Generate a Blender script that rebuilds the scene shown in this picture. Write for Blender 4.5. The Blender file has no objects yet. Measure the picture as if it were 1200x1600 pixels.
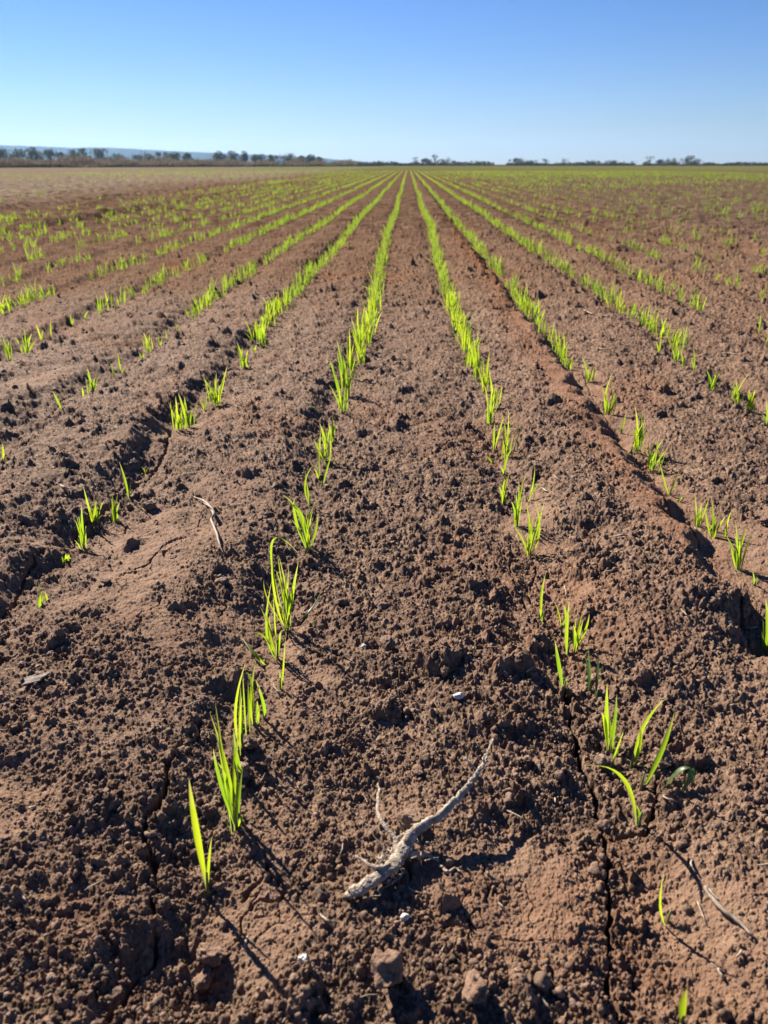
import bpy, math, random
import numpy as np
from mathutils import Vector

# ------------------------------------------------------------------ camera, sky, sun, exposure
scene = bpy.context.scene
CAM_H = 0.5
PITCH = math.radians(24.31)
YAW = math.radians(1.65)
LENS, SENS = 26.0, 34.6
FPX = 1600 * LENS / SENS
cam_d = bpy.data.cameras.new('camera')
cam_d.sensor_fit = 'VERTICAL'; cam_d.sensor_height = SENS; cam_d.lens = LENS
cam_d.clip_start = 0.02; cam_d.clip_end = 20000
cam_d.dof.use_dof = True; cam_d.dof.focus_distance = 0.93; cam_d.dof.aperture_fstop = 10.0
cam = bpy.data.objects.new('camera', cam_d)
scene.collection.objects.link(cam)
cam.location = (0, 0, CAM_H)
cam.rotation_euler = (math.pi / 2 - PITCH, 0, YAW)
scene.camera = cam

SUN_EL = math.radians(33)
SUN_AZ = math.radians(42)          # to the left of the rows' direction
world = bpy.data.worlds.new('World'); scene.world = world; world.use_nodes = True
wn = world.node_tree; wn.nodes.clear()
sky = wn.nodes.new('ShaderNodeTexSky'); sky.sky_type = 'NISHITA'; sky.sun_disc = False
sky.sun_elevation = SUN_EL; sky.sun_rotation = -SUN_AZ
sky.air_density = 1.0; sky.dust_density = 0.0; sky.ozone_density = 2.0; sky.altitude = 100
bg = wn.nodes.new('ShaderNodeBackground'); bg.inputs[1].default_value = 0.05
wo = wn.nodes.new('ShaderNodeOutputWorld')
hs = wn.nodes.new('ShaderNodeHueSaturation'); hs.inputs['Saturation'].default_value = 1.28
wn.links.new(sky.outputs[0], hs.inputs['Color']); tint = wn.nodes.new('ShaderNodeMix'); tint.data_type = 'RGBA'; tint.blend_type = 'MULTIPLY'; tint.inputs[0].default_value = 1
tint.inputs[7].default_value = (.45, .53, .80, 1)      # the clear blue of the day
wn.links.new(hs.outputs[0], tint.inputs[6]); wn.links.new(tint.outputs[2], bg.inputs[0]); wn.links.new(bg.outputs[0], wo.inputs[0])

sun_d = bpy.data.lights.new('sun', 'SUN'); sun_d.energy = 5.0; sun_d.angle = math.radians(0.5)
sun_d.color = (1.0, 0.90, 0.77)
sun = bpy.data.objects.new('sun', sun_d); scene.collection.objects.link(sun)
sdir = Vector((-math.sin(SUN_AZ) * math.cos(SUN_EL), math.cos(SUN_AZ) * math.cos(SUN_EL), math.sin(SUN_EL)))
sun.rotation_euler = sdir.to_track_quat('Z', 'Y').to_euler()

vs = scene.view_settings
vs.view_transform = 'Standard'; vs.look = 'None'; vs.gamma = 1.0; vs.exposure = 1.48
scene.cycles.max_bounces = 6; scene.cycles.transparent_max_bounces = 8
scene.cycles.volume_bounces = 0

C = scene.collection
rng = np.random.default_rng(7)
R = random.Random(11)

# ------------------------------------------------------------------ noise
def hsh(ix, iy, seed):
    h = (ix.astype(np.int64) * 374761393 + iy.astype(np.int64) * 668265263 + seed * 974634777) & 0xFFFFFFFF
    h = ((h ^ (h >> 13)) * 1274126177) & 0xFFFFFFFF
    h = ((h ^ (h >> 16)) * 2246822519) & 0xFFFFFFFF
    return (h ^ (h >> 15)) & 0xFFFFFFFF
def h01(ix, iy, seed): return hsh(ix, iy, seed) / 4294967296.0
def gnoise(x, y, seed):
    ix = np.floor(x); iy = np.floor(y); fx = x - ix; fy = y - iy
    u = fx * fx * fx * (fx * (fx * 6 - 15) + 10); v = fy * fy * fy * (fy * (fy * 6 - 15) + 10)
    def g(ax, ay):
        a = h01(ix + ax, iy + ay, seed) * 2 * math.pi
        return np.cos(a) * (fx - ax) + np.sin(a) * (fy - ay)
    a = g(0, 0); b = g(1, 0); c = g(0, 1); d = g(1, 1)
    return (a + (b - a) * u + (c - a) * v + (a - b - c + d) * u * v) * 1.5
def fbm(x, y, seed, o=4, gain=.5):
    s = 0; a = 1; t = 0
    for k in range(o):
        s = s + a * gnoise(x * 2 ** k + 7.3 * k, y * 2 ** k + 3.1 * k, seed + k); t += a; a *= gain
    return s / t
def sst(a, b, x):
    t = np.clip((x - a) / (b - a), 0, 1); return t * t * (3 - 2 * t)
def bumps(x, y, cell, seed, dens, rlo, rhi, squash=1.0):
    """height of rounded grains scattered over the ground"""
    gx = x / cell; gy = y / cell
    wx = gx + .30 * gnoise(gx * 1.7, gy * 1.7, seed + 50) + .10 * gnoise(gx * 5, gy * 5, seed + 52); wy = gy + .30 * gnoise(gx * 1.7, gy * 1.7, seed + 51) + .10 * gnoise(gx * 5, gy * 5, seed + 53)
    ix = np.floor(wx); iy = np.floor(wy)
    out = np.zeros_like(x)
    for dx in (-1, 0, 1):
        for dy in (-1, 0, 1):
            cx = ix + dx; cy = iy + dy
            hh = hsh(cx, cy, seed)
            px = cx + (hh & 1023) / 1023.0; py = cy + ((hh >> 10) & 1023) / 1023.0
            q = ((hh >> 20) & 4095) / 4095.0
            h2 = h01(cx, cy, seed + 9)
            r = rlo + (rhi - rlo) * h2 ** 1.7
            ex = wx - px; ey = wy - py; ca = np.cos(q * 97.0); sa = np.sin(q * 97.0)
            u_ = ex * ca + ey * sa; w_ = ey * ca - ex * sa
            d2 = u_ * u_ * (.75 + .3 * h2) + w_ * w_ * (1.75 - .7 * h2)
            v = np.sqrt(np.maximum(r * r - d2, 0))
            v = np.minimum(v, np.maximum(r * .72 + .75 * u_, 0)) * (q < dens)      # a broken, tilted top
            out = np.maximum(out, v)
    return out * cell * squash

# ------------------------------------------------------------------ picture ray -> world, used to survey where things stand
def ray(px, py):
    u = (px - 600) / FPX; v = (800 - py) / FPX
    d = (u, math.cos(PITCH) + v * math.sin(PITCH), -math.sin(PITCH) + v * math.cos(PITCH))
    c, s = math.cos(YAW), math.sin(YAW)
    return np.array((d[0] * c - d[1] * s, d[0] * s + d[1] * c, d[2]))
def flat(px, py, z=0.0):
    d = ray(px, py); t = (z - CAM_H) / d[2]; return d[0] * t, d[1] * t

# ------------------------------------------------------------------ relief of the field
ROWS = [-1.48, -1.13, -0.765, -0.457, -0.140, 0.180, 0.448, 0.795, 1.11]
AMP = {(-0.457): .027, (-0.140): .016, 0.180: .009, 0.448: .027, 0.795: .017}
for k in range(60):
    ROWS.insert(0, ROWS[0] - .33); ROWS.append(ROWS[-1] + .33)
ROWS = np.array(ROWS)
AMPS = np.full(len(ROWS), .018)          # ridge on the left of each row
for k, r in enumerate(ROWS):
    for kk, a in AMP.items():
        if abs(r - kk) < 1e-6: AMPS[k] = a
    if r < -1.6: AMPS[k] = .016 + .035 * ((k * 7) % 5 == 0)
    if r > 1.3: AMPS[k] = .010 + .016 * ((k * 3) % 4 == 0)

CRACKS = [  # centre line in picture pixels, half width, depth (m)
    ([(872,1062),(885,1088),(893,1132),(905,1165),(914,1205),(926,1250),(944,1305),(950,1350),(952,1400),(946,1450),(953,1500),(948,1548),(975,1600)], .0032, .026),
    ([(845,960),(820,930),(838,905),(832,870),(800,850),(796,900),(820,950),(845,985)], .0014, .010),
    ([(952,1310),(985,1300),(1010,1302),(1022,1270),(1025,1230)], .0026, .014),
    ([(955,1310),(935,1275),(928,1240)], .0018, .010),
    ([(238,1440),(245,1395),(237,1340),(222,1300),(262,1262),(262,1215),(278,1190),(305,1170),(318,1140)], .0026, .013),
    ([(240,1205),(262,1208),(280,1200)], .002, .010),
    ([(245,1460),(238,1500),(200,1540),(170,1600)], .0022, .012),
    ([(0,965),(22,945),(45,905),(60,880),(85,868),(108,850),(118,832),(150,810)], .0025, .013),
    ([(150,810),(190,770),(232,742),(258,712),(268,675)], .0045, .015),
    ([(0,1035),(60,1020),(110,1045),(180,1060),(260,1062),(330,1058)], .0018, .008),
    ([(185,915),(235,895),(262,860),(300,850)], .002, .009),
    ([(420,1350),(405,1370),(385,1395)], .002, .009),
    ([(745,1220),(700,1235),(640,1160)], .0012, .006),
    ([(1000,1070),(1060,1085),(1100,1060)], .0015, .007),
    ([(905,565),(925,620),(960,680),(1000,725),(1030,790),(1070,840),(1110,880),(1140,930),(1170,1010)], .0014, .006),
    ([(820,490),(850,520),(880,560),(905,600)], .0018, .008),
    ([(985,745),(1010,725),(1050,715)], .002, .01),
    ([(1000,820),(1035,835),(1080,815)], .002, .01),
    ([(0,720),(40,690),(70,665),(110,620)], .0022, .011),
    ([(1140,930),(1160,990),(1200,1040)], .002, .01),
    ([(640,1440),(700,1450),(760,1480),(830,1470)], .0014, .006),
]
CRACKS_W = [(np.array([flat(*p) for p in pts]), w, d) for pts, w, d in CRACKS]

HOLLOWS = [  # shaded hollows and mounds: px, py, radius along x, radius along y (m), height (m)
    (915,845,.045,.035,-.022), (880,830,.05,.04,.012), (1150,1020,.05,.045,-.020), (1110,960,.05,.04,.010), (350,955,.05,.04,-.012),
    (900,655,.10,.07,.016), (945,680,.05,.05,-.020), (210,700,.10,.10,.018), (240,720,.05,.08,-.014),
    (130,640,.11,.10,.018), (30,800,.06,.06,.016), (75,850,.05,.05,-.018), (330,1530,.03,.025,-.022), (345,1570,.03,.02,-.012),
    (215,1500,.025,.02,-.014), (25,1180,.05,.04,.010), (60,1220,.05,.03,-.010), (590,770,.05,.05,-.012), (700,870,.05,.05,-.010),
    (440,990,.05,.04,-.012), (340,1020,.05,.03,-.010), (1060,1190,.03,.02,-.010), (1130,1160,.05,.04,-.012), (820,1290,.05,.04,-.008),
    (560,1330,.07,.05,.006), (610,1160,.05,.05,-.006), (150,950,.10,.08,.008), (300,920,.06,.06,.006), (800,490,.05,.08,-.03),
    (660,580,.06,.15,-.006), (1050,960,.06,.05,.006), (1080,590,.07,.07,.012), (360,700,.12,.12,.012), (1000,1400,.04,.03,-.006),
    (820,1400,.02,.07,-.008), (240,600,.06,.10,-.016), (420,690,.06,.06,.008), (690,980,.05,.05,.006), (480,1180,.05,.04,.006)]
HOLL_W = [(flat(a, b), rx, ry, h) for a, b, rx, ry, h in HOLLOWS]

def crust_mask(x, y):
    """1 where rain has sealed the soil to a smooth reddish crust, 0 where it is loose crumbs"""
    n = fbm(x / .22 + 3.7, y / .30 + 1.1, 21, 4)
    k = np.clip(np.searchsorted(ROWS, x), 1, len(ROWS) - 1)
    d = x - ROWS[k - 1]
    near = np.exp(-(np.clip(d, 0, None) / .085) ** 2)
    m = n * 1.6 - .24 + .30 * near - .40 * sst(1.2, 2.4, y) * (1 - np.exp(-((x - .40) / .09) ** 2))
    cr = [(-.42, .78, .18, .18, .6), (.42, 1.35, .07, .8, .8), (-.30, .45, .16, .12, .35), (.1, .40, .10, .06, .35), (.0, .75, .13, .3, -.28), (-.30, 1.45, .06, .35, .45), (.28, .62, .05, .12, .3), (.38, .95, .12, .12, .2), (-.05, 1.25, .1, .5, -.2)]
    for cx, cy, rx, ry, a in cr:
        m = m + a * np.exp(-((x - cx) / rx) ** 2 - ((y - cy) / ry) ** 2)
    return sst(-.10, .65, m)

LAST = {}
def height(x, y):
    x = np.asarray(x, float); y = np.asarray(y, float)
    r = np.hypot(x, y)
    h = np.zeros_like(x)
    fieldw = 1 - sst(60, 160, r)
    # drilled ridges and furrows
    wob = .020 * gnoise(x * 0 + .3, y / .55, 5) + .022 * fbm(x / .3, y / .22, 6, 3)
    xx = x + wob * sst(.2, .6, y)
    k = np.clip(np.searchsorted(ROWS, xx), 1, len(ROWS) - 1)
    xl = ROWS[k - 1]; xr = ROWS[k]; t = np.clip((xx - xl) / (xr - xl), 0, 1)
    prof = sst(0, .50, t) * .65 + sst(0, .22, t) * .35
    edge = .76 + .12 * fbm(x / .09 + 4, y / .07, 33, 3)
    prof = prof * (1 - sst(edge, edge + .19, t))
    amp = AMPS[k] * (1 + .6 * fbm(x / .5 + 9, y / .45, 31, 3))
    h += prof * np.maximum(amp, .004) * fieldw
    # lumps
    mf = (r > 3) & (r < 40)
    if mf.any():
        bx, by, br = x[mf], y[mf], r[mf]
        h[mf] += (.040 * np.maximum(fbm(bx / .30, by / .34, 141, 3) - .08, 0) + .006 * fbm(bx / .10, by / .14, 144, 2)) * sst(3, 5, br) * (1 - sst(28, 40, br))
    l1 = fbm(x / .16, y / .16, 41, 3)
    h += fieldw * (.010 * l1 + .0045 * fbm(x / .06, y / .06, 42, 3) + .10 * np.abs(fbm(x / .34, y / .30, 43, 2)) ** 2.0 * .12)
    cm = crust_mask(x, y)
    loose = 1 - cm; LAST['cm'] = cm
    f6 = 1 - sst(6, 14, r)
    m = r < 14
    if m.any():
        xs, ys, rs, lo = x[m], y[m], r[m], loose[m]
        hh = .0060 * fbm(xs / .045, ys / .045, 45, 3) * (.45 + .55 * lo)
        hh += .0024 * fbm(xs / .012, ys / .012, 47, 3) * (.6 + .4 * lo)
        cl = fbm(xs / .07, ys / .07, 61, 3)
        gr = 1 + .55 * sst(1.8, 4, rs)
        hh += gr * bumps(xs, ys, .062, 70, .16, .18, .36, .9) * sst(-.1, .4, cl + .5 * lo - .25)
        hh += gr * bumps(xs, ys, .034, 71, .42, .18, .40, .9) * sst(-.05, .45, cl + .5 * lo - .28)
        hh += gr * bumps(xs, ys, .015, 72, .60, .22, .52, .85) * sst(.05, .55, .8 * cl + .6 * lo) * (1 - .6 * sst(6, 14, rs))
        h[m] += hh * (1 - .7 * sst(8, 14, rs))
    m = (r < 6.5) & (y > -.1)
    if m.any():
        xs, ys, rs, lo = x[m], y[m], r[m], loose[m]
        a = (.36 + .64 * sst(0, .7, lo)) * (1 - sst(4.0, 6.5, rs))
        h[m] += bumps(xs, ys, .0052, 73, .90, .25, .66, 1.15) * a
    m = (r < 2.6) & (y > -.1)
    if m.any():
        xs, ys, rs, lo = x[m], y[m], r[m], loose[m]
        a = (.8 + .2 * lo) * (1 - sst(1.8, 2.6, rs))
        h[m] += bumps(xs, ys, .0029, 74, .95, .3, .65, 1.0) * a
    # shrinkage cracks across the crust
    m = r < 3.0
    if m.any():
        xs, ys = x[m], y[m]
        q = .10
        wx = xs / q + .35 * fbm(xs / .05, ys / .05, 81, 3); wy = ys / (q * 1.2) + .35 * fbm(xs / .05, ys / .05, 82, 3)
        ix = np.floor(wx); iy = np.floor(wy); d1 = np.full(xs.shape, 9.); d2 = np.full(xs.shape, 9.)
        for dx in (-1, 0, 1):
            for dy in (-1, 0, 1):
                px = ix + dx + h01(ix + dx, iy + dy, 83); py = iy + dy + h01(ix + dx, iy + dy, 84)
                d = np.hypot(wx - px, wy - py)
                n1 = np.minimum(d1, d); d2 = np.minimum(np.maximum(d1, d), d2); d1 = n1
        e = (d2 - d1) * q
        qq = .042; wx = xs / qq + .5 * fbm(xs / .02, ys / .02, 181, 2); wy = ys / qq + .5 * fbm(xs / .02, ys / .02, 182, 2)
        ix = np.floor(wx); iy = np.floor(wy); d1 = np.full(xs.shape, 9.); d2 = np.full(xs.shape, 9.)
        for dx in (-1, 0, 1):
            for dy in (-1, 0, 1):
                px = ix + dx + h01(ix + dx, iy + dy, 183); py = iy + dy + h01(ix + dx, iy + dy, 184)
                d = np.hypot(wx - px, wy - py)
                n1 = np.minimum(d1, d); d2 = np.minimum(np.maximum(d1, d), d2); d1 = n1
        h[m] -= .0042 * (1 - sst(.0002, .0016, (d2 - d1) * qq)) * sst(.30, .7, cm[m]) * sst(-.1, .3, fbm(xs / .09, ys / .09, 185, 2))
        on = sst(.22, .6, cm[m]) * sst(-.05, .25, fbm(xs / .12, ys / .12, 85, 2))
        h[m] -= .0095 * (1 - sst(.0005, .0030, e)) * on
        nx = xs + .007 * fbm(xs / .02, ys / .02, 86, 3); ny = ys + .007 * fbm(xs / .02, ys / .02, 87, 3)
        dep = np.zeros_like(xs)
        for pts, w, dd in CRACKS_W:
            lo_, hi = pts.min(0) - .03, pts.max(0) + .03
            b = (nx > lo_[0]) & (nx < hi[0]) & (ny > lo_[1]) & (ny < hi[1])
            if not b.any(): continue
            bx, by = nx[b], ny[b]; best = np.full(bx.shape, 9.)
            for p, p2 in zip(pts[:-1], pts[1:]):
                v = p2 - p; L = v @ v + 1e-12
                tt = np.clip(((bx - p[0]) * v[0] + (by - p[1]) * v[1]) / L, 0, 1)
                best = np.minimum(best, np.hypot(bx - p[0] - tt * v[0], by - p[1] - tt * v[1]))
            var = .75 + .9 * fbm(bx / .035, by / .035, 88, 2)
            ww = np.maximum(w * var, .0004)
            dep[b] = np.maximum(dep[b], dd * (1 - sst(.35, 1.25, best / ww)))
        h[m] -= dep
        hx = xs + .02 * fbm(xs / .06, ys / .06, 90, 3); hy = ys + .02 * fbm(xs / .06, ys / .06, 91, 3)
        for (cx, cy), rx, ry, a in HOLL_W:
            d2_ = ((hx - cx) / rx) ** 2 + ((hy - cy) / ry) ** 2
            h[m] += a * .75 * np.exp(-d2_)
    return h - .004

def hz(x, y): return float(height(np.array([x]), np.array([y]))[0])
def at(px, py, lift=0.0):
    d = ray(px, py); z = 0.0
    for _ in range(14):
        t = (z + lift - CAM_H) / d[2]
        z = .5 * z + .5 * hz(d[0] * t, d[1] * t)
    t = (z + lift - CAM_H) / d[2]
    return Vector((d[0] * t, d[1] * t, z + lift))
def at_plane(px, py, Y):
    d = ray(px, py); t = Y / d[1]; return Vector((d[0] * t, Y, CAM_H + d[2] * t))

# ------------------------------------------------------------------ materials
class NT:
    def __init__(s, name):
        s.m = bpy.data.materials.new(name); s.m.use_nodes = True; s.t = s.m.node_tree; s.t.nodes.clear()
        s.out = s.n('ShaderNodeOutputMaterial')
    def n(s, typ, **kw):
        x = s.t.nodes.new(typ)
        for k, v in kw.items(): setattr(x, k, v)
        return x
    def l(s, a, b): s.t.links.new(a, b)
    def mix(s, fac, a, b, blend='MIX'):
        x = s.n('ShaderNodeMix', data_type='RGBA', blend_type=blend)
        for sock, v in ((x.inputs[0], fac), (x.inputs[6], a), (x.inputs[7], b)):
            if hasattr(v, 'links'): s.l(v, sock)
            elif isinstance(v, tuple): sock.default_value = (*v, 1)
            else: sock.default_value = v
        return x.outputs[2]
    def noise(s, vec, scale, detail=4, rough=.55):
        x = s.n('ShaderNodeTexNoise'); x.inputs['Scale'].default_value = scale
        x.inputs['Detail'].default_value = detail; x.inputs['Roughness'].default_value = rough
        s.l(vec, x.inputs['Vector']); return x.outputs['Fac']
    def ramp(s, fac, *stops):
        x = s.n('ShaderNodeValToRGB'); e = x.color_ramp.elements
        while len(e) < len(stops): e.new(.5)
        for k, (p, c) in enumerate(stops):
            e[k].position = p; e[k].color = (c, c, c, 1) if not isinstance(c, tuple) else (*c, 1)
        s.l(fac, x.inputs[0]); return x.outputs[0]

def soil_material(name, per_grain=False):
    s = NT(name)
    geo = s.n('ShaderNodeNewGeometry'); P = geo.outputs['Position']
    at_ = s.n('ShaderNodeAttribute', attribute_name='crust').outputs['Fac']
    vor = s.n('ShaderNodeTexVoronoi'); vor.inputs['Scale'].default_value = 170; s.l(P, vor.inputs['Vector'])
    sep = s.n('ShaderNodeSeparateColor'); s.l(vor.outputs['Color'], sep.inputs[0])
    loose = s.mix(s.ramp(sep.outputs[0], (.0, 0.), (1., 1.)), SOIL_A, SOIL_B)
    loose = s.mix(s.ramp(s.noise(P, 9, 5), (.40, 0.), (.66, .65)), loose, SOIL_RED)
    crust = s.mix(s.ramp(s.noise(P, 26, 6), (.35, 0.), (.65, 1.)), CRUST_A, CRUST_B)
    crust = s.mix(s.ramp(s.noise(P, 400, 3), (.3, 0.), (.7, .45)), crust, SOIL_B)
    nz = s.noise(P, 60, 5)
    add = s.n('ShaderNodeMath', operation='ADD'); s.l(at_, add.inputs[0])
    sub = s.n('ShaderNodeMath', operation='MULTIPLY_ADD'); s.l(nz, sub.inputs[0]); sub.inputs[1].default_value = .7; sub.inputs[2].default_value = -.35
    s.l(sub.outputs[0], add.inputs[1])
    col = s.mix(s.ramp(add.outputs[0], (.15, 0.), (.75, 1.)), loose, crust)
    return s, P, col, sep
SOIL_A = (.060, .035, .022); SOIL_B = (.245, .160, .108); SOIL_RED = (.120, .070, .045)
CRUST_A = (.130, .073, .045); CRUST_B = (.198, .123, .079)

def ground_mat():
    s, P, col, sep = soil_material('field_soil')
    # distance bands of the land itself, given to the mesh as attributes
    g = s.n('ShaderNodeAttribute', attribute_name='green').outputs['Fac']
    pale = s.n('ShaderNodeAttribute', attribute_name='pale').outputs['Fac']
    red = s.n('ShaderNodeAttribute', attribute_name='red').outputs['Fac']
    rust = s.n('ShaderNodeAttribute', attribute_name='rust').outputs['Fac']
    rm = s.n('ShaderNodeMath', operation='MULTIPLY'); s.l(rust, rm.inputs[0]); s.l(s.ramp(s.noise(P, 45, 6), (.30, .35), (.60, 1.)), rm.inputs[1])
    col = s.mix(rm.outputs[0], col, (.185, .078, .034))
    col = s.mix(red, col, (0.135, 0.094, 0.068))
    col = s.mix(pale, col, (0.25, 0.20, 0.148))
    gn = s.mix(s.ramp(s.noise(P, .25, 6), (.35, 0.), (.65, 1.)), (.11, .12, .04), (.09, .14, .03))
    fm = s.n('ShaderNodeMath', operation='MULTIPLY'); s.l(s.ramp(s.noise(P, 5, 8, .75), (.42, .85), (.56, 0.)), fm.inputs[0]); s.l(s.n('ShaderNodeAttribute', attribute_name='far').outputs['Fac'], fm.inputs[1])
    col = s.mix(fm.outputs[0], col, (0.0407, 0.0245, 0.0154))  # dark mottling painted into the far soil, standing in for unresolved clod shadows
    col = s.mix(g, col, gn)
    b = s.n('ShaderNodeBsdfPrincipled'); s.l(col, b.inputs['Base Color'])
    b.inputs['Roughness'].default_value = .88
    s.l(s.n('ShaderNodeAttribute', attribute_name='sheen').outputs['Fac'], b.inputs['Specular IOR Level'])
    n1 = s.noise(P, 900, 4, .65); n2 = s.noise(P, 130, 6, .65)
    bp = s.n('ShaderNodeBump'); bp.inputs['Strength'].default_value = .75; bp.inputs['Distance'].default_value = .0011; s.l(n1, bp.inputs['Height'])
    bp2 = s.n('ShaderNodeBump'); bp2.inputs['Strength'].default_value = .6; bp2.inputs['Distance'].default_value = .004
    s.l(n2, bp2.inputs['Height']); s.l(bp.outputs[0], bp2.inputs['Normal'])
    bp3 = s.n('ShaderNodeBump'); bp3.inputs['Strength'].default_value = .8; bp3.inputs['Distance'].default_value = .03
    far = s.n('ShaderNodeAttribute', attribute_name='far').outputs['Fac']
    hm = s.n('ShaderNodeMath', operation='MULTIPLY'); s.l(s.noise(P, 16, 7, .7), hm.inputs[0]); s.l(far, hm.inputs[1])
    s.l(hm.outputs[0], bp3.inputs['Height']); s.l(bp2.outputs[0], bp3.inputs['Normal'])
    s.l(bp3.outputs[0], b.inputs['Normal']); s.l(b.outputs[0], s.out.inputs[0])
    return s.m
def crumb_mat():
    s, P, col, sep = soil_material('crumb_soil')
    b = s.n('ShaderNodeBsdfPrincipled'); s.l(col, b.inputs['Base Color'])
    b.inputs['Roughness'].default_value = .78; b.inputs['Specular IOR Level'].default_value = .35
    bp = s.n('ShaderNodeBump'); bp.inputs['Strength'].default_value = .8; bp.inputs['Distance'].default_value = .0012; s.l(s.noise(P, 800, 4, .65), bp.inputs['Height'])
    s.l(bp.outputs[0], b.inputs['Normal']); s.l(b.outputs[0], s.out.inputs[0])
    return s.m
def leaf_mat(name, d, t, tip, trans=.55, base=(.22, .22, .12)):
    s = NT(name)
    a = s.n('ShaderNodeAttribute', attribute_name='along').outputs['Fac']
    oi = s.n('ShaderNodeObjectInfo').outputs['Random']
    geo = s.n('ShaderNodeNewGeometry')
    nz = s.noise(geo.outputs['Position'], 60, 3)
    def colour(c):
        k = s.mix(s.ramp(oi, (0., 0.), (1., 1.)), tuple(v * f for v, f in zip(c, (.62, .78, 1.0))), tuple(v * f for v, f in zip(c, (1.30, 1.10, 1.0))))
        k = s.mix(s.ramp(nz, (.4, 0.), (.7, .35)), k, tuple(v * .8 for v in c))
        k = s.mix(s.ramp(a, (.70, 0.), (1., .95)), k, tip)
        return s.mix(s.ramp(a, (.0, .75), (.22, 0.)), k, base)
    df = s.n('ShaderNodeBsdfPrincipled'); s.l(colour(d), df.inputs['Base Color']); df.inputs['Roughness'].default_value = .42
    tr = s.n('ShaderNodeBsdfTranslucent'); s.l(colour(t), tr.inputs['Color'])
    mx = s.n('ShaderNodeMixShader'); mx.inputs[0].default_value = trans
    s.l(df.outputs[0], mx.inputs[1]); s.l(tr.outputs[0], mx.inputs[2]); s.l(mx.outputs[0], s.out.inputs[0])
    return s.m
def plain(name, a, b, scale, rough=.8, bump=.3, bdist=.002, spec=.3):
    a = tuple(v * .78 for v in a); b = tuple(v * .78 for v in b)
    s = NT(name); tc = s.n('ShaderNodeNewGeometry').outputs['Position']
    col = s.mix(s.ramp(s.noise(tc, scale, 5), (.35, 0.), (.65, 1.)), a, b)
    p = s.n('ShaderNodeBsdfPrincipled'); s.l(col, p.inputs['Base Color']); p.inputs['Roughness'].default_value = rough
    p.inputs['Specular IOR Level'].default_value = spec
    bp = s.n('ShaderNodeBump'); bp.inputs['Strength'].default_value = bump; bp.inputs['Distance'].default_value = bdist
    s.l(s.noise(tc, scale * 3, 5), bp.inputs['Height']); s.l(bp.outputs[0], p.inputs['Normal']); s.l(p.outputs[0], s.out.inputs[0])
    return s.m

M_GROUND = ground_mat(); M_CRUMB = crumb_mat()
M_LEAF = leaf_mat('wheat_leaf', (.075, .155, .014), (.35, .50, .018), (.46, .42, .11), .62)
M_LEAF_FAR = leaf_mat('wheat_leaf_distant', (.085, .145, .018), (.29, .40, .030), (.36, .38, .08), .60, base=(.15, .20, .05))
M_DARKLEAF = leaf_mat('dull_leaf', (.05, .10, .025), (.10, .20, .04), (.12, .19, .06), .35, base=(.18, .21, .11))
M_STEM = leaf_mat('wheat_stem', (.18, .22, .08), (.27, .34, .09), (.21, .30, .06), .4)
M_ROOT = plain('dead_wood', (.27, .215, .16), (.56, .47, .37), 160, .9, 1.0, .0022)
M_STRAW = plain('bleached_straw', (.28, .22, .155), (.50, .41, .31), 300, .7, .4, .0006)
M_GREYSTRAW = plain('weathered_stalk', (.20, .16, .12), (.38, .31, .24), 260, .8, .5, .0008)
M_CHIP = plain('old_bark', (.13, .105, .085), (.27, .23, .19), 200, .85, .8, .001)
M_WHITE = plain('quartz', (.50, .47, .42), (.70, .68, .63), 150, .45, .3, .001, .5)
M_CLOD = plain('pale_clod', (.21, .125, .080), (.31, .20, .135), 240, .9, 1.0, .002)
M_BARK = plain('gum_bark', (.20, .17, .14), (.34, .30, .26), 2, .9)
M_HILL = plain('hill_bush', (.03, .048, .038), (.05, .068, .05), .01, 1.0, .2, 3, 0.0)

def canopy_mat(name, a, b, t=(.06, .09, .03)):
    s = NT(name)
    P = s.n('ShaderNodeNewGeometry').outputs['Position']
    c = s.mix(s.ramp(s.noise(P, .8, 4), (.35, 0.), (.65, 1.)), a, b)
    df = s.n('ShaderNodeBsdfDiffuse'); s.l(c, df.inputs[0])
    tr = s.n('ShaderNodeBsdfTranslucent'); s.l(c, tr.inputs[0])
    mx = s.n('ShaderNodeMixShader'); mx.inputs[0].default_value = .25
    s.l(df.outputs[0], mx.inputs[1]); s.l(tr.outputs[0], mx.inputs[2]); s.l(mx.outputs[0], s.out.inputs[0])
    return s.m
M_GUM = canopy_mat('gum_leaves', (.07, .09, .065), (.125, .145, .11))
M_REED = canopy_mat('dry_grass', (.16, .13, .095), (.28, .235, .17))
M_SCRUB = canopy_mat('scrub_leaves', (.045, .05, .03), (.09, .09, .055))

# ------------------------------------------------------------------ mesh helpers
def mesh_obj(name, verts, faces, mat, parent=None, smooth=True, attrs=None, loc=None):
    me = bpy.data.meshes.new(name)
    v = np.asarray(verts, np.float32).reshape(-1, 3)
    if isinstance(faces, np.ndarray):
        nf, k = faces.shape
        me.vertices.add(len(v)); me.vertices.foreach_set('co', v.ravel())
        me.loops.add(nf * k); me.loops.foreach_set('vertex_index', faces.astype(np.int32).ravel())
        me.polygons.add(nf); me.polygons.foreach_set('loop_start', np.arange(0, nf * k, k, dtype=np.int32))
        me.update(calc_edges=True)
    else:
        me.from_pydata([tuple(map(float, q)) for q in v], [], faces)
    if smooth: me.polygons.foreach_set('use_smooth', np.ones(len(me.polygons), bool))
    for an, av in (attrs or {}).items():
        a = me.attributes.new(an, 'FLOAT', 'POINT'); a.data.foreach_set('value', np.asarray(av, np.float32))
    me.materials.append(mat); me.update()
    o = bpy.data.objects.new(name, me); C.objects.link(o)
    if parent is not None: o.parent = parent
    if loc is not None: o.location = loc
    return o
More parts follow.
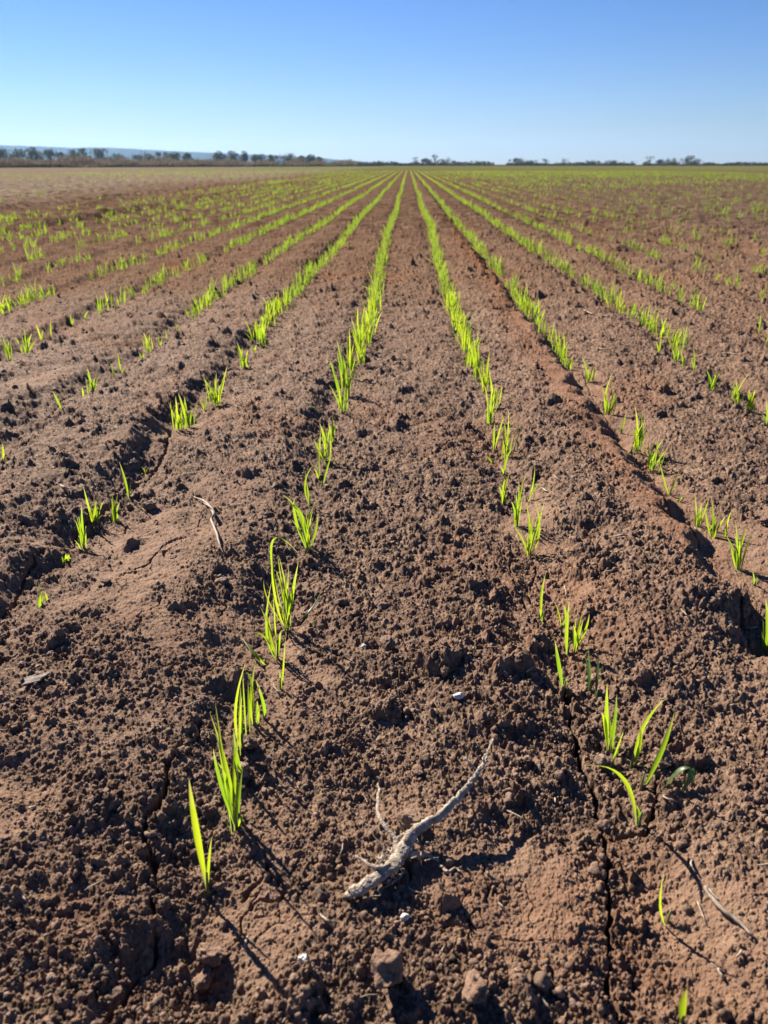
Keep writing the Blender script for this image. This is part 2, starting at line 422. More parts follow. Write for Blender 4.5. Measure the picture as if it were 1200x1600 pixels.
def tag(o, label=None, cat=None, group=None, kind=None):
    if label: o['label'] = label
    if cat: o['category'] = cat
    if group: o['group'] = group
    if kind: o['kind'] = kind
    return o

# ------------------------------------------------------------------ the ground: one sheet, finest at the camera's feet
def build_ground():
    phi = []
    p = math.radians(80)
    while p > .00085:
        phi.append(p)
        p -= .0030 if p > math.radians(62) else .00082
    rad = [CAM_H / math.tan(q) for q in phi]
    while rad[-1] < 7000: rad.append(rad[-1] * 1.12)
    rad = np.array(rad)
    half = math.radians(39); side = math.radians(74)
    dense = np.linspace(-half, half, 1400); mid = np.linspace(half, side, 300)[1:]
    rest = np.linspace(side, 2 * math.pi - side, 150)[1:-1]
    ang = np.concatenate([-mid[::-1], dense, mid, rest])
    n, m = len(rad), len(ang)
    RR, AA = np.meshgrid(rad, ang, indexing='ij')
    X = RR * np.sin(AA - YAW); Y = RR * np.cos(AA - YAW)
    x, y = X.ravel(), Y.ravel()
    z = height(x, y); z *= 1 - sst(300, 600, np.hypot(x, y))
    cr = LAST['cm']
    r = np.hypot(x, y)
    cr = cr * (1 - sst(4, 20, r)) + .10 * sst(4, 20, r)
    nn = fbm(x / 6, y / 14, 301, 3)
    # thin far crop, closing to a green sheet, with the scrubland past the fence line
    green = .62 * sst(42, 110, r + 16 * nn) * (1 - sst(280, 330, y)) * sst(-30, 0, x + .10 * y + 12 * nn)
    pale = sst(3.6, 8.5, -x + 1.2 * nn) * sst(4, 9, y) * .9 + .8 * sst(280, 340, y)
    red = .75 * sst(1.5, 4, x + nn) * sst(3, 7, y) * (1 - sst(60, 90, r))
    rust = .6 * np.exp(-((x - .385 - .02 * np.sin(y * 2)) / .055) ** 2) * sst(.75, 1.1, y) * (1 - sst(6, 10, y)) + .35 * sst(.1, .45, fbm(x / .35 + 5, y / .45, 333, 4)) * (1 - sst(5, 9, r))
    x = np.concatenate([x, [0]]); y = np.concatenate([y, [0]]); z = np.concatenate([z, [0]])
    verts = np.stack([x, y, z], 1)
    i = np.arange(n - 1)[:, None]; j = np.arange(m)[None, :]; j2 = (j + 1) % m
    f = np.stack(np.broadcast_arrays(i * m + j, (i + 1) * m + j, (i + 1) * m + j2, i * m + j2), -1).reshape(-1, 4)[:, ::-1]
    c = n * m
    cap = np.stack([np.full(m, c), np.arange(m), (np.arange(m) + 1) % m, (np.arange(m) + 1) % m], 1)
    at0 = lambda a: np.concatenate([a, [0]])
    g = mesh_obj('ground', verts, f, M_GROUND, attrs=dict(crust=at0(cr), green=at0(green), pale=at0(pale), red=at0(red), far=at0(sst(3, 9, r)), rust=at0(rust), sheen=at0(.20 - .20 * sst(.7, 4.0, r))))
    tag(g, kind='structure')
build_ground()

# ------------------------------------------------------------------ loose crumbs of soil
def ico(sub):
    import bmesh
    bm = bmesh.new(); bmesh.ops.create_icosphere(bm, subdivisions=sub, radius=1)
    v = np.array([q.co[:] for q in bm.verts]); f = np.array([[q.index for q in fc.verts] for fc in bm.faces]); bm.free()
    return v, f
def lump(v, seed, amt=.28):
    r = 1 + amt * (gnoise(v[:, 0] * 1.3 + seed * 3.1, v[:, 1] * 1.3 + v[:, 2] * 1.7, seed) + .5 * gnoise(v[:, 0] * 3 + v[:, 2] * 2.3, v[:, 1] * 3 - v[:, 2] * 2, seed + 1))
    v = v * r[:, None]; q = np.random.default_rng(seed)
    for _ in range(7):                                       # broken faces
        n = q.normal(size=3); n /= np.linalg.norm(n); c = q.uniform(.62, .9)
        v = v - np.maximum(v @ n - c, 0)[:, None] * n * .9
    return v
def grainy(v, seed, n=90, g=.42, amt=.55):
    """cover a lump with small aggregates of soil"""
    q = np.random.default_rng(seed); c = q.normal(size=(n, 3)); c /= np.linalg.norm(c, axis=1)[:, None]
    u = v / np.linalg.norm(v, axis=1)[:, None]; rr_ = g * (.45 + .55 * q.random(n))
    b = np.zeros(len(v))
    for k in range(n):
        d2 = ((u - c[k]) ** 2).sum(1); b = np.maximum(b, np.sqrt(np.maximum(rr_[k] ** 2 - d2, 0)))
    return v * (.80 + amt * b)[:, None]
def crumbs():
    VV = []; FF = []; off = 0
    sets = [(1, 34000, .0010, .0023, 10), (2, 6500, .0020, .0042, 12), (3, 650, .0040, .0080, 12)]
    for sub, n, r0, r1, nv in sets:
        bv, bf = ico(sub); protos = [lump(bv, 100 + k + sub * 20, .5) for k in range(nv)]
        if sub > 1: protos = [grainy(p, 300 + k, 30 if sub == 2 else 95, .75 if sub == 2 else .40, .5 if sub == 2 else .75) for k, p in enumerate(protos)]
        # spread so that the count falls with distance from the camera
        nn = n * 4
        yy = .27 + (rng.random(nn) ** 1.6) * (2.2 if r0 < .002 else 4.5)
        xx = (rng.random(nn) - .5) * 2 * (yy * .70 + .30)
        cl = fbm(xx / .07, yy / .07, 61, 3)
        p = (1 - .9 * crust_mask(xx, yy)) * sst(-.35, .35, cl)
        keep = np.nonzero(rng.random(nn) < p)[0][:n]
        xx, yy = xx[keep], yy[keep]
        zz = height(xx, yy)
        rr = r0 + (r1 - r0) * rng.random(len(xx)) ** 2.6
        for k in range(nv):
            s = np.arange(k, len(xx), nv); m = len(s)
            if not m: continue
            th = rng.random(m) * 6.283; c, sn = np.cos(th), np.sin(th)
            sc = rr[s][:, None] * (.8 + .4 * rng.random((m, 3)))
            v = protos[k][None] * sc[:, None, :]
            v = np.stack([v[..., 0] * c[:, None] - v[..., 1] * sn[:, None], v[..., 0] * sn[:, None] + v[..., 1] * c[:, None], v[..., 2]], -1)
            v += np.stack([xx[s], yy[s], zz[s] + rr[s] * .15], 1)[:, None, :]
            f = bf[None] + (np.arange(m) * len(bv))[:, None, None] + off
            VV.append(v.reshape(-1, 3)); FF.append(f.reshape(-1, 3)); off += m * len(bv)
    V = np.concatenate(VV); F = np.concatenate(FF)
    o = mesh_obj('soil_crumbs', V, F, M_CRUMB, attrs=dict(crust=np.zeros(len(V))))
    tag(o, 'loose dark brown soil crumbs strewn over the ridges', 'soil', kind='stuff')
crumbs()

# ------------------------------------------------------------------ seedlings
def blade(p0, p1, ctrl, w, nseg=9, face=None, sheath=.35, fold=.35):
    """a leaf: curved, tapering strip with a folded midrib; returns verts, faces, along"""
    p0, p1, ctrl = Vector(p0), Vector(p1), Vector(ctrl)
    V = []; F = []; A = []
    axis = (p1 - p0)
    side0 = Vector(face) if face else Vector((1, 0, 0))
    for k in range(nseg + 1):
        t = k / nseg
        p = p0 * (1 - t) ** 2 + ctrl * 2 * t * (1 - t) + p1 * t * t
        d = ((ctrl - p0) * (1 - t) + (p1 - ctrl) * t).normalized()
        side = (side0 - d * side0.dot(d))
        if side.length < 1e-4: side = d.orthogonal()
        side.normalize(); nrm = d.cross(side)
        up = min(1, t / .45); prof = sheath + (1 - sheath) * up * up * (3 - 2 * up)
        ww = w * .5 * prof * max(1 - max(0, (t - .45) / .55) ** 1.8, .03)
        for sgn in (-1, 0, 1):
            V.append(p + side * (ww * sgn) + nrm * (ww * fold * (1 if sgn else 0))); A.append(t)
        if k:
            b = (k - 1) * 3
            F += [(b, b + 1, b + 4, b + 3), (b + 1, b + 2, b + 5, b + 4)]
    return V, F, A
def tube(pts, rad, ns=7, rough=0.0, seed=0, cap=True):
    V = []; F = []; n = len(pts); pts = [Vector(p) for p in pts]
    rr = random.Random(seed)
    ref = None
    for k, p in enumerate(pts):
        d = (pts[min(k + 1, n - 1)] - pts[max(k - 1, 0)]).normalized()
        a = d.orthogonal().normalized() if ref is None else (ref - d * ref.dot(d)).normalized()
        ref = a; b = d.cross(a)
        for q in range(ns):
            th = 2 * math.pi * q / ns
            r = rad[k] * (1 + rough * (rr.random() - .5) + rough * .5 * math.sin(3 * th + seed))
            V.append(p + a * (math.cos(th) * r) + b * (math.sin(th) * r))
        if k:
            for q in range(ns):
                F.append(((k - 1) * ns + q, (k - 1) * ns + (q + 1) % ns, k * ns + (q + 1) % ns, k * ns + q))
    if cap:
        F.append(tuple(range(ns))[::-1]); F.append(tuple((n - 1) * ns + q for q in range(ns)))
    return V, F
def resample(pts, rad, m, wig=0.0, seed=0):
    """Catmull-Rom through the points"""
    P = [Vector(p) for p in pts]; P = [P[0] * 2 - P[1]] + P + [P[-1] * 2 - P[-2]]
    o = []; r = []; rr = random.Random(seed)
    for k in range(len(pts) - 1):
        for q in range(m):
            t = q / m; a, b, c, d = P[k:k + 4]
            v = .5 * ((2 * b) + (c - a) * t + (2 * a - 5 * b + 4 * c - d) * t * t + (3 * b - a - 3 * c + d) * t ** 3)
            o.append(v + Vector((rr.gauss(0, wig), rr.gauss(0, wig), rr.gauss(0, wig * .6)))); r.append(rad[k] * (1 - t) + rad[k + 1] * t)
    o.append(P[-2]); r.append(rad[-1])
    return o, r

NUM = ['', 'single', 'two', 'three', 'four', 'five', 'six', 'seven', 'eight']
ROWNAME = {-0.457: 'second row left of the dead root', -0.140: 'first row left of the dead root', 0.180: 'first row right of the dead root',
           0.448: 'second row right of the dead root', 0.795: 'third row right of the dead root', 1.11: 'fourth row right of the dead root',
           -0.765: 'third row left of the dead root', -1.13: 'fourth row left of the dead root', -1.48: 'fifth row left of the dead root'}
def ordinal(n):
    return f"{n}{'th' if 10 <= n % 100 <= 20 else {1: 'st', 2: 'nd', 3: 'rd'}.get(n % 10, 'th')}"

# surveyed plants: base pixel, then leaves (tip x, tip y, width mm[, bend pixel x, y])
HAND = {
 -0.140: [
  ((325,1400), [(295,1215,6.0,306,1300),(331,1305,2.4)], 'tall single broad upright leaf with a thin side leaf'),
  ((369,1292), [(336,1095,6.0,352,1215),(333,1168,4.0,345,1220),(372,1190,3.4),(366,1150,3.0),(385,1268,2.6)], 'large tuft with one very tall broad leaf'),
  ((381,1215), [(365,1140,4.6,370,1185),(366,1190,3.0)], 'short broad leaf pointing up beside the largest tuft'),
  ((379,1170), [(385,1030,3.0,368,1110),(372,1125,2.6),(380,1110,2.6)], 'slender grey tipped upright seedling behind a dark clod'),
  ((397,1132), [(400,1028,4.0,391,1090),(382,1052,2.6,392,1065),(388,1085,3.0)], 'upright pair of leaves crossing near the tip'),
  ((412,1120), [(399,1060,3.6,412,1100)], 'small kinked leaf standing alone in front of bare soil'),
  ((415,1036), [(376,992,4.4,398,1020)], 'yellow leaf lying over to the left'),
  ((438,1076), [(446,995,2.0,442,1040),(436,1045,2.6)], 'thin pale thread-like seedling'),
  ((434,1030), [(425,905,3.0,416,985),(421,960,4.4,422,990),(438,985,3.0),(378,984,2.4,410,990)], 'tuft with a narrow pale leaf falling left'),
  ((450,985), [(424,852,3.2,430,930),(435,866,2.8,448,930),(466,878,5.2,456,935),(412,905,2.4,420,940),(433,940,3.6),(470,868,3.0,424,850)], 'wide spreading tuft with a kinked hooked leaf'),
  ((460,968), [(502,922,3.2,485,950)], 'grey leaf lying low to the right'),
  ((480,858), [(440,772,3.6,465,800),(441,787,4.2,470,800),(460,778,4.6,462,810),(494,782,5.0,478,820),(497,800,3.4,492,830),(470,800,3.6),(455,810,3)], 'dense fan of broad leaves, widest tuft nearby'),
  ((484,788), [(490,725,3.2,476,755),(479,752,3.4)], 'narrow curved seedling behind the wide fan'),
  ((499,752), [(498,712,2.4),(490,730,2.6)], 'small thin seedling'),
  ((503,765), [(519,708,3.0,510,735)], 'seedling leaning right with a thin stem'),
  ((508,720), [(499,660,5.4,508,690),(489,685,3.2,498,700),(496,700,3)], 'seedling with a broad bright leaf leaning left'),
  ((520,690), [(519,647,4.4),(513,660,3.4),(522,660,3)], 'short upright tuft right of the broad leaf'),
  ((496,641), [(474,630,3.4)], 'dull leaf lying flat on the soil'),
  ((534,645), [(520,575,4.6,530,610),(514,600,2.6),(510,568,3.2,520,575)], 'tuft with one leaf bent over left'),
  ((541,618), [(526,530,5.0,534,570),(547,575,4.6,547,600),(538,560,5),(532,585,4),(549,585,3)], 'tall dense bright tuft'),
  ((548,590), [(546,512,4.4),(541,545,4.4),(551,540,4)], 'tall narrow upright tuft'),
  ((563,570), [(549,510,4.4),(571,540,3.0),(558,530,4),(567,545,3.6)], 'spreading tuft at the gap in the row'),
  ((562,548), [(548,495,5),(575,510,4.6),(560,505,4.4),(568,515,4.4)], 'bushy bright tuft')],
 0.180: [
  ((1064,1597), [(1074,1543,5.2,1066,1570)], 'single short leaf at the very bottom edge'),
  ((1043,1440), [(1038,1362,2.6,1033,1410),(1057,1424,4.0,1048,1428)], 'tiny two leaved seedling by a grey stalk'),
  ((998,1290), [(912,1195,4.4,975,1215),(994,1255,3.0)], 'long leaf arching over to the left'),
  ((1001,1232), [(1054,1112,4.8,1032,1175),(1024,1212,4.2,1012,1220)], 'tall leaning leaf with a short one at its foot'),
  ((985,1200), [(1041,1090,4.2,1005,1135),(999,1128,3.0,1000,1160)], 'arching leaf leaning right with pale dead side leaf'),
  ((956,1197), [(978,1132,3.2,965,1170),(968,1170,2.4)], 'small slender seedling leaning right'),
  ((952,1172), [(949,1066,5.0,949,1120),(940,1112,3.0,946,1130),(958,1125,2.6)], 'upright broad bright leaf'),
  ((932,1090), [(936,1020,3.6),(926,1068,2.0)], 'dull green narrow upright leaf'),
  ((921,1078), [(913,1022,3.0),(919,1007,3.2,922,1050)], 'dull green forked seedling'),
  ((881,1080), [(867,998,4.6,874,1040),(887,1055,2.0)], 'bright yellow leaf at the head of the long crack'),
  ((887,1022), [(890,936,5.0,886,985),(880,944,3.6,886,968)], 'thick green double leaf'),
  ((899,1012), [(911,952,3.6,902,985),(921,958,3.2,914,985),(896,975,3.4)], 'grey green tuft with crossing leaves'),
  ((877,988), [(867,940,2.0),(883,965,1.6)], 'wispy thin seedling'),
  ((848,972), [(853,893,3.2,846,935),(843,950,2.4)], 'narrow leaf by a dark hollow'),
  ((826,866), [(801,818,3.4,818,845),(822,783,4.4,828,830),(836,780,4.2,842,830),(851,780,2.8,840,825),(833,815,3.4),(843,820,3)], 'large upright tuft with long pointed leaves'),
  ((808,822), [(807,770,3.4),(811,750,2.6),(822,738,3.0,812,775),(800,808,3)], 'straggly tuft behind the large tuft'),
  ((822,785), [(836,727,3.2,832,760),(846,752,2.8,834,765)], 'forked seedling leaning right'),
  ((786,785), [(799,735,2.4,790,755),(779,758,3.4),(793,772,3)], 'zigzag seedling with crossing leaves'),
  ((788,742), [(800,700,3.6,790,720),(782,728,3)], 'seedling leaning over a dark shadow'),
  ((770,722), [(758,710,3.4)], 'tiny leaf lying to the left'),
  ((792,715), [(795,640,4.0,794,690),(783,705,3.2),(800,700,2)], 'tall upright leaf'),
  ((803,705), [(817,663,2.2,808,685)], 'thin dry grey leaf'),
  ((772,705), [(773,660,4.0),(788,648,3.2,780,675)], 'pair of leaves in an upright fork'),
  ((766,662), [(760,635,4),(773,625,4),(768,610,4)], 'short dense tuft'),
  ((770,640), [(765,585,4.6),(775,600,4),(780,610,3.4)], 'tuft ending the dense stretch'),
  ((757,612), [(765,550,5),(755,575,4.6),(768,580,4)], 'tall bright tuft'),
  ((745,592), [(733,535,5),(740,525,5),(750,560,5)], 'dense tall bright tuft')],
 0.448: [
  ((1197,1020), [(1196,935,5.2),(1190,985,3),(1200,960,4)], 'bright upright tuft cut by the frame edge'),
  ((1179,914), [(1176,893,2.2),(1183,900,2)], 'tiny sprout by a dry crack'),
  ((1153,888), [(1142,845,4.4,1147,870),(1149,812,3.6),(1168,818,2.6,1158,850),(1156,840,3),(1132,832,3)], 'loose tuft with long outer leaves'),
  ((1134,840), [(1144,795,4.2,1136,820),(1130,825,3)], 'curving bright leaf'),
  ((1113,838), [(1103,795,4.6,1106,815),(1112,775,2.4),(1118,820,3)], 'broad bright leaf with thin partner'),
  ((1090,822), [(1086,772,3.0),(1108,778,3.0,1100,800),(1095,800,2.4)], 'spindly tuft with a hooked tip'),
  ((1063,785), [(1066,774,3.2)], 'tiny short sprout'),
  ((1047,772), [(1031,722,3.2,1040,755),(1063,728,2.8,1052,760)], 'wide open V shaped seedling'),
  ((1020,735), [(1040,680,3.2,1022,712),(1010,705,2.4),(1031,715,2.4),(1044,700,2)], 'sparse leaning tuft'),
  ((996,706), [(992,632,4.2),(1004,637,3.6),(988,665,4),(1012,668,4),(1000,660,4.4),(1008,655,3)], 'tall thick comb-like tuft'),
  ((970,676), [(978,645,3.0),(966,665,3)], 'small sprout before the comb-like tuft'),
  ((951,648), [(957,583,3.8,946,620),(940,605,3.6),(963,625,2.4),(949,620,4)], 'tall tuft with a bent crown'),
  ((919,598), [(909,556,3.6),(922,580,3.4),(914,578,3)], 'short tuft in the red furrow'),
  ((888,577), [(880,546,3.6),(894,560,3.4),(888,560,2.6)], 'short tuft after the long gap')],
 0.795: [
  ((1199,664), [(1197,625,4),(1190,645,3)], 'tuft beside the frame edge'),
  ((1174,645), [(1170,606,4.4),(1180,607,4),(1175,620,4)], 'round topped tuft'),
  ((1150,632), [(1150,592,4),(1171,582,3.4,1155,608),(1157,612,2.6)], 'forked tuft leaning right'),
  ((1112,610), [(1103,576,4),(1128,574,3.2),(1118,585,3),(1110,595,3)], 'loose open tuft'),
  ((1084,582), [(1084,543,4.6),(1080,562,3.4)], 'lone upright leaf pair'),
  ((1068,575), [(1064,548,4),(1071,555,3.6)], 'upright short tuft'),
  ((1056,565), [(1057,530,5),(1050,545,4),(1062,550,3)], 'thick bright tuft'),
  ((1030,552), [(1024,532,3.4),(1033,528,3.4)], 'small square tuft')],
 -0.457: [
  ((65,944), [(59,905,2.8),(67,925,3.4),(63,925,2.4)], 'small pale sprout by a crack'),
  ((103,878), [(95,870,3),(109,865,2.6),(103,864,3)], 'tiny star shaped sprout'),
  ((131,857), [(127,788,4.0),(119,805,2.4,127,835),(122,835,2)], 'slender upright leaf over a dark hollow'),
  ((150,818), [(130,758,3.4,140,795),(153,790,3.4),(138,795,3)], 'leaning two leaved seedling'),
  ((180,815), [(174,768,3.6),(184,770,3.6),(179,780,3.6),(187,785,3)], 'upright tuft of several thin leaves'),
  ((202,778), [(186,720,4.4,196,752),(205,750,2.8)], 'bright leaf leaning left over the deep furrow'),
  ((228,738), [(221,728,2.4),(230,732,2)], 'tiny pale sprout on the furrow lip'),
  ((280,672), [(263,628,4.0,274,655),(274,618,3.4),(284,650,3)], 'leaning outer half of a big clump'),
  ((295,668), [(278,612,4.4),(288,618,4.2),(300,640,4.2),(292,640,4)], 'big dense clump beside the deep furrow'),
  ((320,642), [(311,622,3),(323,612,3)], 'small tuft between two big clumps'),
  ((336,634), [(320,592,4),(338,582,4),(355,570,4.4,345,610),(330,605,4),(345,600,4)], 'wide clump with a long right leaf'),
  ((383,574), [(370,535,4.2),(388,545,3.4),(381,555,3)], 'short tuft leaning left'),
  ((397,552), [(393,540,3.4),(401,538,3.4)], 'low leafy tuft'),
  ((411,542), [(404,505,5),(416,502,5),(410,500,4.4)], 'dense bright block of leaves')],
 -0.765: [
  ((5,722), [(4,692,4),(8,710,3)], 'sprout at the frame edge'),
  ((98,640), [(82,610,4,90,625)], 'single leaf leaning left'),
  ((131,622), [(128,605,3.2)], 'small lone leaf'),
  ((144,614), [(136,572,4.4),(148,590,4),(158,582,3),(152,600,3)], 'clump with an upright tall leaf'),
  ((178,590), [(172,565,3.6),(180,575,3)], 'short tuft left of an upright leaf'),
  ((189,585), [(184,550,4),(196,572,3)], 'upright leaf tuft'),
  ((222,560), [(216,548,3),(226,550,3)], 'low tuft'),
  ((233,550), [(224,518,3.6),(234,520,3.4),(230,530,3)], 'spiky tuft'),
  ((250,542), [(247,523,3.4),(253,530,3)], 'small narrow tuft'),
  ((260,532), [(259,514,3.4)], 'single small upright leaf'),
  ((275,518), [(273,500,4),(278,507,3.4)], 'short bright tuft')],
 -1.13: [
  ((14,562), [(2,520,4),(14,535,4),(8,540,3)], 'tuft leaning left'),
  ((42,553), [(38,512,4.6),(50,520,4.6),(58,530,4),(44,525,4)], 'broad dense clump'),
  ((65,535), [(55,505,3.6),(67,515,3.2)], 'narrow tuft behind the broad clump'),
  ((80,530), [(79,500,4.4)], 'lone upright leaf'),
  ((112,510), [(110,490,4),(115,495,3.4)], 'short upright tuft'),
  ((132,498), [(128,488,3.6),(138,485,3.6)], 'low bright tuft')],
}
placed = []          # things so far, with their distance
row_count = {}
YSTART = {}
def seedling_root(x, y, z, label):
    e = bpy.data.objects.new('wheat_seedling', None); e.empty_display_size = .01
    C.objects.link(e); e.location = (x, y, z)
    tag(e, label, 'seedling', 'wheat seedlings in drilled rows'); return e
def fit_label(s):
    w = s.split(); return ' '.join(w[:16])
def stem_mesh(root, h, lean, r=.0011):
    V, F = tube([(0, 0, -.006), (lean[0] * .4 * h, lean[1] * .4 * h, h * .5), (lean[0] * h, lean[1] * h, h)], [r, r, r * .7], 6)
    return mesh_obj('stem', V, F, M_STEM, root, attrs=dict(along=[.12] * len(V)))
for rx, plants in HAND.items():
    plants = sorted(plants, key=lambda p: -p[0][1])
    for n, ((bx, by), leaves, desc) in enumerate(plants, 1):
        b = at(bx, by)
        root = seedling_root(b.x, b.y, b.z - .001, fit_label(f"{desc}, {ROWNAME[rx]}"))
        dull = 'dull' in desc or 'grey leaf' in desc or 'dry grey' in desc
        hmax = 0
        for q, lf in enumerate(leaves):
            tx, ty, w = lf[:3]
            lying = 'lying' in desc
            off = R.uniform(-.012, .012) if not lying else .0
            t = (at(tx, ty, .012) if lying else at_plane(tx, ty, b.y + off)) - b
            if len(lf) > 3: c = at_plane(lf[3], lf[4], b.y + off * .6) - b; c = c * 2 - t * .5      # curve passes near the bend point
            else: c = Vector((t.x * .25 + R.uniform(-.002, .002), t.y * .2, t.z * .55))
            if c.z < .002: c.z = .004
            p0 = Vector((R.uniform(-.0015, .0015), R.uniform(-.0015, .0015), -.004))
            ang = R.uniform(-.7, .7)
            V, F, A = blade(p0, t, c, w * .001 * (.9 if b.y < 1.2 else 1.15), 12, face=(math.cos(ang), math.sin(ang), 0))
            mesh_obj('leaf', V, F, M_DARKLEAF if dull else M_LEAF, root, attrs=dict(along=A))
            hmax = max(hmax, t.z); tl = t
        if len(leaves) >= 3:
            for q in range((4 if len(leaves) < 5 else 7) + (4 if b.y > .9 else 0) + (4 if b.y > 1.3 else 0)):
                hh = hmax * R.uniform(.35, .92); t = Vector((R.gauss(0, .13) * hh, R.gauss(0, .2) * hh, hh))
                V, F, A = blade((bo := Vector((R.uniform(-1, 1) * (.004 if b.y < 1.3 else .012), R.uniform(-.010, .010), -.004))), t + bo, Vector((t.x * .2, t.y * .2, t.z * .6)) + bo, R.uniform(.0018, .0034), 9, face=(math.cos(q * 2.1), math.sin(q * 2.1), 0))
                mesh_obj('leaf', V, F, M_LEAF, root, attrs=dict(along=A))
        stem_mesh(root, max(.008, hmax * .22), (.05, 0))
        placed.append((b.x, b.y))
        YSTART[rx] = b.y
print('hand seedlings', len(placed))

# prototype tufts for the rest of the rows
def leaf_params(rr, nl, hgt):
    out = []
    for q in range(nl):
        a = rr.uniform(0, 6.283); lean = abs(rr.gauss(0, .32)); h = hgt * rr.uniform(.55, 1.0)
        t = Vector((math.cos(a) * lean * h + rr.uniform(-.01, .01), math.sin(a) * lean * h, h * (1 - .25 * lean)))
        c = Vector((t.x * .15, t.y * .15, t.z * .6))
        p0 = Vector((rr.uniform(-.012, .012) * (nl > 3), rr.uniform(-.012, .012) * (nl > 3), -.004)); t += p0; c += p0
        fa = rr.uniform(0, 3.14)
        out.append((p0, t, c, rr.uniform(.0024, .0046), (math.cos(fa), math.sin(fa), 0)))
    return out
def proto(k):
    rr = random.Random(500 + k); nl = [3, 4, 4, 5, 6, 6, 7, 8, 4, 5, 8, 6][k % 12]; hgt = rr.uniform(.065, .100)
    ms = []
    for p0, t, c, w, fc in leaf_params(rr, nl, hgt):
        V, F, A = blade(p0, t, c, w, 7, face=fc)
        me = mesh_obj('leaf', V, F, M_LEAF, attrs=dict(along=A)); ms.append(me.data); bpy.data.objects.remove(me)
    V, F = tube([(0, 0, -.006), (0, 0, .018)], [.0012, .0009], 5)
    o = mesh_obj('stem', V, F, M_STEM, attrs=dict(along=[.12] * len(V))); sm = o.data; bpy.data.objects.remove(o)
    return nl, hgt, ms, sm
PROTOS = [proto(k) for k in range(16)]

def density(x, y, rowx):
    """chance that a drilled spot came up"""
    n = float(fbm(np.array([rowx * 3.1 + y * .05]), np.array([y / .45]), 400, 3)[0])
    big = float(fbm(np.array([x / 3.0]), np.array([y / 5.0]), 410, 2)[0])
    base = {-0.140: 1.0, 0.180: 1.0, 0.448: .88, -0.457: .88, 0.795: .88, -0.765: .74, -1.13: .66, 1.11: .56, -1.48: .60}.get(rowx)
    if base is None: base = .38 if rowx < 0 else .30
    if rowx < -4.4: base = -.10 + .28 * sst(20, 55, np.array([y]))[0]
    if rowx > 2.5: base = .15 + .36 * sst(14, 50, np.array([y]))[0]
    k_ = 1 - .55 * sst(6, 16, np.array([y]))[0]
    return base * (1 if base > 1 else 1 + .12 * (1 - k_)) + n * 1.3 * k_ * (base < 1.5) + big * .5
cand = []
for rowx in ROWS:
    rx = float(rowx); ys = YSTART.get(rx, .75); y = ys + .03
    while y < 70:
        near = y < 10
        step = (.018 if abs(rx) < .3 else .028) * (1 + .02 * y) if y < 10 else .034 + y * .0012
        y += step * R.uniform(.7, 1.3)
        x = rx + R.gauss(0, .009) + .012 * math.sin(y * .9 + rx * 7)
        if abs(x) > y * .66 + .3: continue
        if R.random() < density(x, y, rx): cand.append((y, x, rx, R.random(), R.random()))
cand.sort()
cxy = np.array([(c[1], c[0]) for c in cand]); cz = height(cxy[:, 0], cxy[:, 1])
print('candidates', len(cand))
N_IND = 298 - len(placed)
inview = [k for k in range(len(cand)) if abs(cand[k][1] - (-.03 * cand[k][0])) < cand[k][0] * .50 + .06]
ind = set(inview[:N_IND])
LEANS = ['upright', 'slightly leaning', 'spreading', 'leaning', 'compact', 'thin']
for k in sorted(ind):
    y, x, rx, u, v = cand[k]
    pk = int(u * 16); nl, hgt, ms, sm = PROTOS[pk]
    row_count[rx] = row_count.get(rx, len(HAND.get(rx, []))) + 1
    rn = ROWNAME.get(rx)
    if rn is None:
        kk = int(np.argmin(abs(ROWS - rx))) - int(np.argmin(abs(ROWS - (-.14 if rx < 0 else .18))))
        rn = f"{ordinal(abs(kk) + 1)} row {'left' if rx < 0 else 'right'} of the dead root"
    lab = f"{NUM[nl]}-leaved tuft, {ordinal(row_count[rx])} plant from the front, {rn}"
    root = seedling_root(x, y, cz[k] - .001, fit_label(lab))
    s = .74 + .50 * v; root.scale = (s, s, s); root.rotation_euler = (0, 0, u * 97)
    st = bpy.data.objects.new('stem', sm); st.parent = root; C.objects.link(st)
    for me in ms:
        lo = bpy.data.objects.new('leaf', me); lo.parent = root; C.objects.link(lo)
# everything beyond: one mass of seedlings
def far_mass():
    rr = random.Random(77); LODN = 24; lib = []
    for lod, (nseg, simple) in enumerate([(5, 0), (2, 1), (1, 2)]):
        L = []
        for k in range(LODN):
            V = []; F = []; A = []
            for p0, t, c, w, fc in leaf_params(rr, rr.choice([4, 5, 6, 7]) if lod < 2 else 4, rr.uniform(.06, .095)):
                v, f, a = blade(p0, t, c, w * (1 if lod < 1 else 1.25 if lod < 2 else 2.2), nseg if lod < 2 else 2, face=fc)
                f = [tuple(i + len(V) for i in q) for q in f]; V += v; F += f; A += a
            L.append((np.array([tuple(q) for q in V]), np.array(F), np.array(A)))
        lib.append(L)
    VV = []; FF = []; AA = []; off = 0
    for k in range(len(cand)):
        if k in ind: continue
        y, x, rx, u, v = cand[k]
        L = lib[0 if y < 6 else 1 if y < 18 else 2]
        V, F, A = L[int(u * LODN)]
        s = .74 + .50 * v; th = v * 97; c, sn = math.cos(th) * s, math.sin(th) * s
        W = np.stack([V[:, 0] * c - V[:, 1] * sn + x, V[:, 0] * sn + V[:, 1] * c + y, V[:, 2] * s + cz[k]], 1)
        VV.append(W); FF.append(F + off); AA.append(A); off += len(V)
    V = np.concatenate(VV); F = np.concatenate(FF); A = np.concatenate(AA)
    print('far mass faces', len(F))
    o = mesh_obj('crop_rows', V, F, M_LEAF_FAR, attrs=dict(along=A))
    tag(o, 'bright green young wheat rows running to the horizon', 'crop', kind='stuff')
far_mass()

